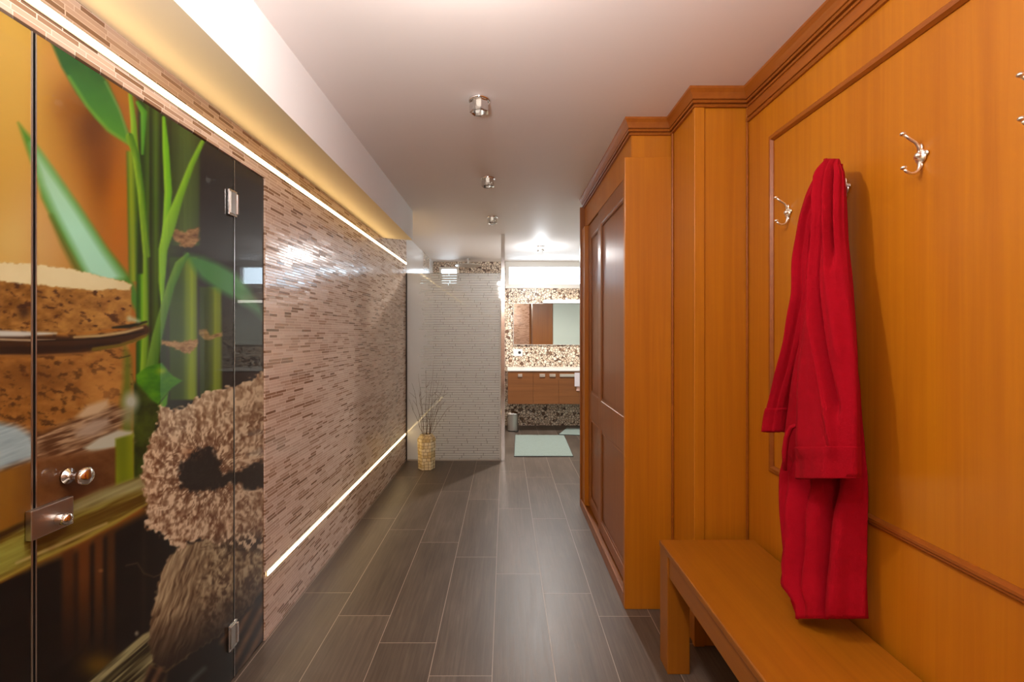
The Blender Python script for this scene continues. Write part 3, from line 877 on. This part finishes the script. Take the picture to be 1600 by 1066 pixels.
def hinge(zc, hh, parent):
    m = MB().box(XG+.001, XG+.010, Y_S2-.046, Y_S2+.006, zc-hh, zc+hh).build('hinge', M_CHROME, parent, bevel=.002)
    MB().box(XG+.010, XG+.0125, Y_S2-.040, Y_S2-.006, zc-hh+.008, zc+hh-.008).build('cover_plate', M_BRUSHED, m, bevel=.001)
    MB().box(XG+.010, XG+.016, Y_S2-.004, Y_S2+.006, zc-hh+.01, zc+hh-.01).build('knuckle', M_CHROME, m, bevel=.002)
hinge(zpx(320, Y_S2), .048, gd); hinge(zpx(988, Y_S2), .048, gd)
# door lock plate with cylinder, turn knob above
yk = .99
lk = MB().box(XG+.001, XG+.016, 1.008, 1.106, zpx(811, 1.05)-.032, zpx(811, 1.05)+.032).build('lock_plate', M_BRUSHED, gd, bevel=.002)
zc = zpx(808, 1.08)
MB().lathe([(.004, 0), (.012, 0), (.013, .004), (.013, .022), (.010, .026), (.003, .027)], (XG+.016, 1.068, zc), 'x', 20).build('lock_cylinder', M_CHROME, lk, smooth=True)
zc = zpx(747, 1.09)
kn = MB().lathe([(.008, 0), (.018, 0), (.018, .004), (.009, .008), (.008, .022), (.015, .030), (.020, .038), (.020, .048), (.014, .053), (.003, .054)], (XG+.001, 1.105, zc), 'x', 28).build('door_knob', M_CHROME, gd, smooth=True)

# ------------------------------------------------------------------ coat hooks
def make_hook():
    t = thing('coat_hook', (0, 0, 0), '', 'coat hook', 'polished metal coat hooks in a row on the wood wall')
    m = MB()
    m.ball((-.004, 0, 0), .016, .35, 1, 1.15)
    m.ball((-.003, -.014, .004), .007, .4, 1, 1); m.ball((-.003, .014, .004), .007, .4, 1, 1)
    m.ball((-.003, 0, -.020), .006, .5, .9, 1.6); m.ball((-.003, 0, .022), .006, .5, .9, 1.6)
    m.build('backplate', M_NICKEL, t, smooth=True)
    MB().ball((-.009, 0, .002), .009).build('boss', M_NICKEL, t, smooth=True)
    a = MB().tube([(-.006, 0, .010), (-.008, 0, .024), (-.016, 0, .034), (-.030, 0, .043), (-.044, 0, .053)], [.0048, .0042, .0036, .0036, .0038], 10).build('arm', M_NICKEL, t, smooth=True)
    MB().ball((-.047, 0, .055), .0065, 1, 1, .8).build('knob', M_NICKEL, a, smooth=True)
    pts = []
    for k in range(9):
        an = math.radians(10+k*17)
        pts.append((-.024-.019*math.cos(an), 0, -.022-.017*math.sin(an)))
    pts = [(-.006, 0, -.010)] + pts[:8][::1]
    pts = [(-.006, 0, -.010), (-.006, 0, -.024), (-.010, 0, -.034), (-.018, 0, -.040), (-.028, 0, -.041), (-.037, 0, -.037), (-.043, 0, -.031)]
    b = MB().tube(pts, [.0046, .0042, .0036, .0034, .0034, .0034, .0036], 10).build('arm', M_NICKEL, t, smooth=True)
    MB().ball((-.045, 0, -.027), .0065, 1, 1, .8).build('knob', M_NICKEL, b, smooth=True)
    for yy in (-.014, .014):
        MB().ball((-.006, yy, .004), .0028, .6, 1, 1).build('screw', M_BRUSHED, t, smooth=True)
    return t
hk = make_hook()
lbl = ['empty coat hook just left of the hanging red robe', 'coat hook the red robe hangs from, mostly hidden by it',
       'empty coat hook just right of the red robe, fully in view', 'empty coat hook at the right edge, only its knobs in view']
for i, y in enumerate((1.690, 1.405, 1.150, .887)):
    o = hk if i == 0 else copy_tree(hk)
    o.location = (XR-.0005, y, 1.728); o['label'] = lbl[i]

# ------------------------------------------------------------------ red robe
def interp_rows(rows, step):
    out = []
    for a, b in zip(rows[:-1], rows[1:]):
        n = max(1, int(round((b[0]-a[0])/step)))
        for k in range(n):
            t = k/n; out.append(tuple(p*(1-t)+q*t for p, q in zip(a, b)))
    out.append(rows[-1]); return out
def smooth_rows(rows, it=2):
    R = [list(r) for r in rows]
    for _ in range(it):
        S = [r[:] for r in R]
        for i in range(1, len(R)-1):
            for c in range(1, len(R[i])): S[i][c] = .25*R[i-1][c]+.5*R[i][c]+.25*R[i+1][c]
        R = S
    return R
def cloth(rows, folds, seed, N=120, step=6, zmin=None, closed_top=True, wob=.004, tilt=False, skew=0.0):
    """rows: (row, left, right, centre X, half depth); folds: list of (list of (row, side -1..1), height, width)"""
    R = smooth_rows(interp_rows(rows, step), 3)
    m = MB(); rg = random.Random(seed)
    ph = [rg.uniform(0, 6.28) for _ in range(8)]
    rings = []
    for r in R:
        py, xl, xr, Xc, b = r
        xm = (xl+xr)/2; W = (xr-xl)/2
        Yc = F*Xc/(xm-CX); z = CH+(CY-py)*Yc/F
        a = max(math.sqrt(max((W*Yc/F)**2-b*b, .0002))-skew, .02)/.66
        rings.append((z, Yc, a, Xc, b, py))
    for (z, Yc, a, Xc, b, py) in rings:
        for k in range(N):
            th = 2*math.pi*k/N
            cu, su = math.cos(th), math.sin(th)
            u = cu                              # -1 near camera (right in the picture) .. +1 far
            d = 0
            if su > -.3:
                for path, hgt, wid in folds:
                    if path[0][0]-20 <= py <= path[-1][0]+20:
                        u0 = np.interp(py, [q[0] for q in path], [q[1] for q in path])
                        fade = min(1, (py-path[0][0]+20)/30, (path[-1][0]+20-py)/30)
                        d += hgt*fade*math.exp(-((-u-u0)/wid)**2)
            d += wob*(math.sin(5*th+ph[0]+z*3)+.7*math.sin(9*th+ph[1]-z*5)+.5*math.sin(14*th+ph[2]+z*4))
            d += wob*.6*math.sin(z*26+ph[3]+3*th)*math.sin(z*11+ph[4])
            x = Xc-(b+d)*su*(1 if su > 0 else .75)-skew*cu*min(1, max(0, (py-300)/300)); y = Yc+(a+d*.5)*cu
            zz = z if not tilt else CH+(CY-py)*y/F
            if zmin is not None: zz = max(zz, zmin)
            m.v.append((min(x, XR-.006), y, zz))
    n = len(rings)
    for i in range(n-1):
        for k in range(N):
            q = i*N+k; q2 = i*N+(k+1) % N
            m.f.append((q, q+N, q2+N, q2))
    if closed_top: m.f.append(tuple(k for k in range(N)))
    return m

rb = thing('bathrobe', (.93, 1.42, .478), 'bright red terry bathrobe hanging from a hook, its hem touching the bench', 'bathrobe')
body = [(256, 1286, 1314, .945, .018), (268, 1274, 1320, .945, .026), (290, 1266, 1325, .945, .034), (340, 1258, 1327, .94, .040),
        (420, 1254, 1332, .94, .045), (500, 1248, 1338, .94, .048), (600, 1236, 1343, .94, .048), (700, 1222, 1346, .94, .045),
        (760, 1219, 1348, .94, .040), (800, 1221, 1350, .93, .055), (850, 1228, 1353, .925, .062), (900, 1233, 1355, .92, .070), (940, 1240, 1358, .908, .074), (967, 1244, 1360, .906, .074)]
bf = [([(730, -.28), (820, -.30), (900, -.38), (925, -.42)], .034, .07),
      ([(730, -.88), (850, -.84), (950, -.84)], .016, .12),
      ([(730, -.62), (850, -.62), (950, -.60)], -.030, .10),
      ([(730, -.05), (820, -.08), (900, -.12), (930, -.16)], -.024, .09),
      ([(730, .22), (820, .16), (900, .10), (930, .04)], .016, .12),
      ([(730, .60), (820, .50), (960, .42)], -.060, .085),
      ([(730, .84), (850, .78), (960, .74)], .018, .14)]
cloth(body, bf, 4, zmin=.479, tilt=True, skew=.032).build('robe_body', M_ROBE, rb, smooth=True, solid=.004)
slA = [(262, 1282, 1306, .930, .014), (300, 1262, 1292, .925, .022), (340, 1253, 1277, .92, .026), (380, 1249, 1268, .918, .026), (410, 1247, 1268, .915, .030), (460, 1244, 1274, .91, .034),
       (530, 1232, 1262, .905, .036), (590, 1213, 1250, .90, .036), (640, 1199, 1238, .895, .036), (672, 1197, 1232, .893, .036)]
cloth(slA, [([(270, .2), (400, .1), (660, 0)], .008, .2), ([(280, .6), (600, .5)], -.010, .15)], 9, N=72, closed_top=True, wob=.003, tilt=True).build('sleeve', M_ROBE, rb, smooth=True, solid=.005)
slB = [(248, 1297, 1303, .932, .004), (251, 1290, 1310, .928, .012), (262, 1280, 1320, .92, .024), (300, 1279, 1325, .912, .034), (340, 1279, 1327, .905, .037), (380, 1276, 1329, .905, .040), (420, 1268, 1332, .90, .045),
       (480, 1256, 1337, .895, .050), (560, 1246, 1342, .89, .054), (640, 1241, 1344, .885, .056), (700, 1242, 1345, .88, .058), (745, 1243, 1346, .88, .058)]
sf_ = [([(262, -.30), (340, -.28), (430, -.10), (520, .25), (640, .62), (700, .75)], .020, .08),
       ([(262, -.02), (360, .06), (450, .22), (560, .52), (640, .78)], -.034, .065),
       ([(262, .40), (330, .46), (420, .60), (560, .85)], .014, .12),
       ([(262, .66), (330, .72), (400, .80)], -.024, .06),
       ([(290, -.62), (380, -.58), (450, -.50), (540, -.60)], -.034, .08),
       ([(500, -.10), (600, -.25), (700, -.35)], .012, .22), ([(600, .20), (745, .15)], -.008, .15), ([(640, -.70), (745, -.72)], -.014, .10)]
cloth(slB, sf_, 13, wob=.0026, tilt=True).build('sleeve', M_ROBE, rb, smooth=True, solid=.006)
# turned-up cuffs: slightly wider bands with stitched edges
cuf = [(698, 1240, 1346.5, .880, .061), (701, 1239.5, 1347, .880, .0625), (712, 1239.5, 1347, .88, .0625), (716, 1240, 1346.6, .88, .061), (738, 1240, 1347, .88, .0625), (748, 1240, 1347, .88, .0625)]
cloth(cuf, sf_, 13, step=2, wob=.0026, closed_top=False, tilt=True).build('cuff', M_ROBE, rb, smooth=True, solid=.008)
cuf2 = [(638, 1198, 1240, .895, .038), (641, 1197, 1240, .895, .040), (652, 1195.5, 1238, .895, .040), (675, 1195, 1234, .893, .041)]
cloth(cuf2, [([(600, 0), (690, 0)], .008, .2)], 9, N=72, step=3, wob=.003, closed_top=False, tilt=True).build('cuff', M_ROBE, rb, smooth=True, solid=.008)
# hanging tie end: loop of the belt on the left of the front sleeve
lp = [world(1246, 664, 1.42), world(1236, 668, 1.43), world(1229, 684, 1.44), world(1226, 706, 1.44), world(1226, 735, 1.44)]
lp = [(p[0]-.0, p[1], p[2]) for p in lp]
MB().tube(lp, [.006, .007, .008, .008, .006], 10).build('belt_loop', M_ROBE, rb, smooth=True)

# ------------------------------------------------------------------ downlights
def make_downlight(bulb):
    t = thing('downlight', (0, 0, 0), '', 'ceiling light')
    ring = MB()
    R0, R1 = .046, .036; n = 36
    prof = [(R1, -.001), (R1, -.008), (R0-.003, -.011), (R0, -.008), (R0, -.001)]
    for r, h in prof:
        for k in range(n):
            an = 2*math.pi*k/n; ring.v.append((r*math.cos(an), r*math.sin(an), h))
    for i in range(len(prof)-1):
        for k in range(n):
            a = i*n+k; b = i*n+(k+1) % n; ring.f.append((a, b, b+n, a+n))
    ring.build('rim', M_CHROME, t, smooth=True)
    # faceted crystal: ring of upright facets
    m = MB(); n = 14
    for (r, h) in ((.040, -.010), (.043, -.034), (.042, -.056), (.035, -.060), (.027, -.056), (.030, -.012)):
        for k in range(n):
            rr = r*(1.0 if k % 2 else .90)
            an = 2*math.pi*k/n; m.v.append((rr*math.cos(an), rr*math.sin(an), h))
    for i in range(6):
        j = (i+1) % 6
        for k in range(n):
            a, b = i*n+k, i*n+(k+1) % n; c, d = j*n+k, j*n+(k+1) % n
            m.f.append((a, b, d, c))
    m.build('crystal_shade', M_CRYSTAL, t)
    MB().lathe([(.004, -.003), (.013, -.003), (.014, -.015), (.010, -.026), (.003, -.028)], n=16).build('bulb', bulb, t, smooth=True)
    return t
dl = make_downlight(M_BULB)
dlab = ['nearest crystal downlight in view on the corridor ceiling', 'middle crystal downlight of the three on the corridor ceiling',
        'farthest and smallest crystal downlight on the corridor ceiling, before the shower']
spots = []
for i, y in enumerate((2.05, 3.085, 4.12, 1.015, -.02, -1.055, -2.09)):
    o = dl if i == 0 else copy_tree(dl)
    o.location = (-.112, y, HZ); o['group'] = 'crystal downlights in a line on the corridor ceiling'
    o['label'] = dlab[i] if i < 3 else 'crystal downlight above or behind the viewer on the corridor ceiling'
    if y not in E_LAMP: continue
    if E_LAMP[y][0]: lamp('downlight_beam', 'SPOT', (-.112, y, HZ-.075), E_LAMP[y][0], C_LAMP, spot_size=math.radians(172), spot_blend=.6, shadow_soft_size=.03)
    lamp('downlight_glow', 'POINT', (-.112, y, HZ-.10), E_LAMP[y][1], C_LAMP, shadow_soft_size=.03)
bl = make_downlight(M_BULB_B)
bl.location = (.412, 5.51, HZ)
tag(bl, 'glaring white downlight on the bathroom ceiling in front of the window', 'ceiling light')
lamp('bathroom_beam', 'SPOT', (.412, 5.51, HZ-.075), E_BATH, (1, .93, .86), spot_size=math.radians(172), spot_blend=.5, shadow_soft_size=.04)
lamp('bathroom_glow', 'POINT', (.412, 5.51, HZ-.09), 10.0, (.88, .94, 1), shadow_soft_size=.03)

# ------------------------------------------------------------------ shower screen, post, rain head
ss = thing('shower_screen', (-.52, 4.85, 0), 'tall frosted glass shower screen with thin clear brick lines', 'shower screen')
MB().box(XL+.014, -.045, 4.846, 4.854, .014, 1.914).build('glass_pane', M_SHOWER, ss)
MB().box(XL+.002, -.045, 4.838, 4.862, .001, .014).build('bottom_rail', M_SILL, ss)
MB().box(XL+.002, XL+.014, 4.838, 4.862, .001, 1.914).build('wall_profile', M_DARKMETAL, ss)
MB().box(-.043, -.004, 4.832, 4.872, .001, HZ-.001).build('post', M_CHROME, ss, bevel=.002)
sh = thing('rain_shower', (-.50, 6.4, HZ), 'flat round rain shower head on a short ceiling pipe behind the screen', 'shower head')
MB().lathe([(.03, -.001), (.03, -.008), (.010, -.010), (.010, -.085)], (-.50, 6.4, HZ), 'z', 20).build('pipe', M_CHROME, sh, smooth=False)
MB().lathe([(.02, -.083), (.172, -.090), (.174, -.100), (.02, -.101)], (-.50, 6.4, HZ), 'z', 40).build('head', M_BRUSHED, sh)

# ------------------------------------------------------------------ vase with dry branches
def vase_mat():
    t = NT('gold_cream_shell_tiles'); p, x, y, z = t.pos()
    h, L = .030, .034
    wob = t.math('MULTIPLY', t.noise(p, 22, 2), .014)
    rz = t.math('DIVIDE', t.math('ADD', z, wob), h); row = t.math('FLOOR', rz)
    rr, _ = t.white(t.comb(row, 1.0, 1.0))
    cu = t.math('ADD', t.math('DIVIDE', t.math('ADD', t.math('ADD', x, t.math('MULTIPLY', y, -.8)), wob), L), rr)
    fz = t.math('FRACT', rz); fu = t.math('FRACT', cu)
    e = t.math('MAXIMUM', t.math('LESS_THAN', fz, .10), t.math('LESS_THAN', fu, .09))
    val, _ = t.white(t.comb(t.math('FLOOR', cu), row, 3.0))
    base = t.ramp(val, [(0, (.62, .45, .20)), (.5, (.80, .66, .38)), (1, (.88, .77, .52))])
    t.set(Base_Color=t.mix(e, base, (.22, .13, .05)), Roughness=.25)
    t.bump(t.math('SUBTRACT', 1.0, e), .3, .002)
    return t.m
VX, VY = -.757, 4.565
vs = thing('vase', (VX, VY, 0), 'hexagonal cream and gold tiled floor vase beside the shower screen', 'vase')
r = .088
MB().lathe([(r*.86, .001), (r*.90, .004), (r*.98, .26), (r, .285), (r*.66, .330), (r*.62, .334), (r*.50, .334), (r*.48, .30), (r*.48, .10)], (VX, VY, 0), 'z', 6, rot=math.radians(8)).build('vessel', vase_mat(), vs)
def twig_mat():
    t = NT('dry_twig_bark'); p, x, y, z = t.pos()
    t.set(Base_Color=t.ramp(t.noise(p, 60, 3), [(.3, (.07, .04, .025)), (.7, (.19, .12, .07))]), Roughness=.8); return t.m
M_TWIG = twig_mat()
rg = random.Random(21)
tips = [(-.10, -.06, .50), (-.05, .02, .42), (.00, .01, .62), (.05, -.04, .52), (.10, -.02, .56), (.16, .02, .42), (.20, -.03, .28), (-.15, .0, .34),
        (.13, .05, .30), (-.02, -.05, .36), (.07, .06, .70), (-.07, .05, .58), (.17, -.05, .50), (.04, -.07, .34)]
for i, (dx, dy, dz) in enumerate(tips):
    m = MB(); pts = []
    sx, sy = .026*math.cos(math.atan2(dy, dx)+i*.12), .026*math.sin(math.atan2(dy, dx)+i*.12)
    K = 9
    for k in range(K):
        t_ = k/(K-1)
        pts.append((VX+sx+dx*t_**1.3+rg.uniform(-.006, .006)*(k > 1), VY+sy+dy*t_+rg.uniform(-.005, .005)*(k > 1), .24+(dz+.09)*t_))
    m.tube(pts, [.0026*(1-t*.075) for t in range(K)], 6)
    for b in range(rg.randint(2, 4)):
        k = rg.randint(3, 7); p0 = Vector(pts[k]); L = rg.uniform(.04, .11)
        d = Vector((rg.uniform(-.8, .9), rg.uniform(-.4, .4), rg.uniform(.5, 1))).normalized()
        q = [tuple(p0), tuple(p0+d*L*.5+Vector((0, 0, .004))), tuple(p0+d*L)]
        q = [(max(a, XL+.01), bb, c) for a, bb, c in q]
        m.tube(q, [.0015, .0013, .0008], 5)
    tw = m.build('twig', M_TWIG, None, smooth=True)
    tag(tw, 'thin dry branching twig standing in the gold tiled vase', 'twig', 'dry twigs in the vase')

# ------------------------------------------------------------------ bathroom: vanity, mirror, bin, mats
YV = 6.22          # vanity front
va = thing('vanity_cabinet', (.9, YV, .37), 'wall-hung walnut vanity cabinet under the bathroom mirror', 'cabinet')
def xv(px, Y=YV): return (px-CX)*Y/F
vz0, vz1 = .373, .805
vx0 = xv(793.5)
MB().box(vx0, 1.70, YV+.020, YF-.001, vz0, vz1).build('carcass', M_CAB, va)
doors = [(vx0, xv(833)-.001), (xv(833)+.001, xv(873)-.001), (xv(873)+.001, xv(915)), (xv(915)+.002, 1.38), (1.382, 1.70)]
hd = {0: [(809.5, 816)], 1: [(843, 851.5), (858.5, 868)], 2: [(874.5, 903)]}
for i, (a, b) in enumerate(doors):
    d = MB().box(a, b, YV, YV+.019, vz0, vz1-.004).build('door', M_CAB, va, bevel=.0015)
    for (h0, h1) in hd.get(i, []):
        MB().box(xv(h0), xv(h1), YV-.012, YV+.001, .730, .768).build('handle', M_NICKEL, d, bevel=.002)
tag(MB().box(vx0-.005, 1.72, YV-.012, YF-.001, vz1, .828).build('worktop', M_COUNTER, bevel=.002), 'white slim worktop on the walnut vanity cabinet', 'worktop')
mi = thing('wall_mirror', (.9, YF-.02, 1.14), 'wide frameless mirror above the bathroom worktop', 'mirror')
M_MIRROR = simple('mirror_silver', (.90, .93, .90), .01, 1.0)
mx0 = (802-CX)*(YF-.03)/F
MB().box(mx0, 1.75, YF-.030, YF-.002, 1.138, 1.722).build('backing', M_WPLASTIC, mi)
MB().box(mx0+.004, 1.746, YF-.0315, YF-.0302, 1.142, 1.718).build('mirror_glass', M_MIRROR, mi)
ml = thing('mirror_light', (1.1, YF-.05, 1.73), 'slim white lamp bar along the top of the bathroom mirror', 'lamp')
MB().box(.53, 1.70, YF-.060, YF-.002, 1.726, 1.740).build('housing', M_WPLASTIC, ml)
MB().box(.535, 1.695, YF-.066, YF-.0602, 1.727, 1.765).build('diffuser', M_TUBE, ml)
so = thing('wall_socket', (.17, YF, 1.03), 'white double plate with a switch and a dark socket left below the mirror', 'socket')
def zf(py): return zpx(py, YF)
MB().box(world(802, 0, YF)[0], world(816.5, 0, YF)[0], YF-.008, YF-.001, zf(556.5), zf(545.5)).build('plate', M_WPLASTIC, so, bevel=.002)
MB().box(world(803.5, 0, YF)[0], world(808.5, 0, YF)[0], YF-.012, YF-.0082, zf(554), zf(548)).build('rocker', M_WPLASTIC, so, bevel=.001)
MB().lathe([(.004, 0), (.021, 0), (.021, -.003), (.004, -.0031)], (world(811.8, 0, YF)[0], YF-.0082, zf(551)), 'y', 20).build('socket_face', M_BLACK, so)
# towel hanging over the long handle
hx0, hx1 = xv(897.5), xv(917)
m = MB()
m.box(hx0, hx1, YV-.026, YV-.013, .605, .785); m.box(hx0, hx1, YV-.026, YV+.001-.003, .775, .785)
tag(m.build('hand_towel', M_TOWEL, bevel=.004), 'pale lavender hand towel over the long cabinet handle', 'towel')
tag(MB().box(xv(900.5), xv(915), YV-.012, YV-.004, .545, .725).build('washcloth', M_TOWEL2, bevel=.003), 'small pink cloth showing below the pale hand towel', 'cloth')

# pedal bin
bx, by = .102, 6.33
bn = thing('pedal_bin', (bx, by, 0), 'small cylindrical steel pedal bin on the floor by the mosaic wall', 'bin')
MB().lathe([(.060, .001), (.070, .004), (.070, .215), (.066, .217)], (bx, by, 0), 'z', 32).build('bucket', M_BRUSHED, bn, smooth=False)
MB().lathe([(.072, .218), (.073, .226), (.070, .242), (.050, .256), (.01, .262)], (bx, by, 0), 'z', 32).build('lid', M_CHROME, bn, smooth=True)
MB().lathe([(.071, .001), (.074, .001), (.074, .014), (.071, .014)], (bx, by, 0), 'z', 32).build('base_ring', M_BLACK, bn)
MB().box(bx+.03, bx+.065, by-.105, by-.060, .006, .014).build('pedal', M_BLACK, bn, bevel=.002)
MB().tube([(bx-.074, by, .19), (bx-.082, by-.03, .20), (bx-.06, by-.06, .205)], .003, 8).build('handle', M_BLACK, bn)

# bath mats: pile with a dark bound edge
def mat(corners, label, seed):
    t = thing('bath_mat', (sum(c[0] for c in corners)/4, sum(c[1] for c in corners)/4, 0), label, 'bath mat', 'mint bath mats on the bathroom floor')
    A, B, C, D = [Vector((c[0], c[1], 0)) for c in corners]
    m = MB(); NU, NV = 60, 80; rg = random.Random(seed)
    for i in range(NU+1):
        for j in range(NV+1):
            u, v = i/NU, j/NV
            p = (A*(1-u)+B*u)*(1-v)+(D*(1-u)+C*u)*v
            e = min(u, 1-u, v, 1-v)
            z = .0145+rg.uniform(-.0016, .0016) if e > .012 else .008
            m.v.append((p.x, p.y, z))
    for i in range(NU):
        for j in range(NV):
            a = i*(NV+1)+j; m.f.append((a, a+NV+1, a+NV+2, a+1))
    m.build('pile', M_MAT, t, smooth=True)
    e = MB()
    q = [A, B, C, D]; c0 = (A+B+C+D)/4
    q = [c0+(p-c0)*1.012 for p in q]
    for zz in (.001, .0085):
        for p in q: e.v.append((p.x, p.y, zz))
    e.f += [(3, 2, 1, 0), (4, 5, 6, 7)] + [(k, (k+1) % 4, (k+1) % 4+4, k+4) for k in range(4)]
    e.build('backing', M_MATEDGE, t)
def fl(px, py):
    Y = F*CH/(py-CY); return ((px-CX)*Y/F, Y)
mat([fl(803.5, 714), fl(895.5, 714), fl(881.5, 681.5), fl(805, 681)], 'larger mint green bath mat in the middle of the bathroom floor', 1)
mat([fl(873.5, 679.8), fl(945, 682), fl(940, 671), fl(885, 670)], 'second mint bath mat in front of the vanity, partly behind the wardrobe', 2)
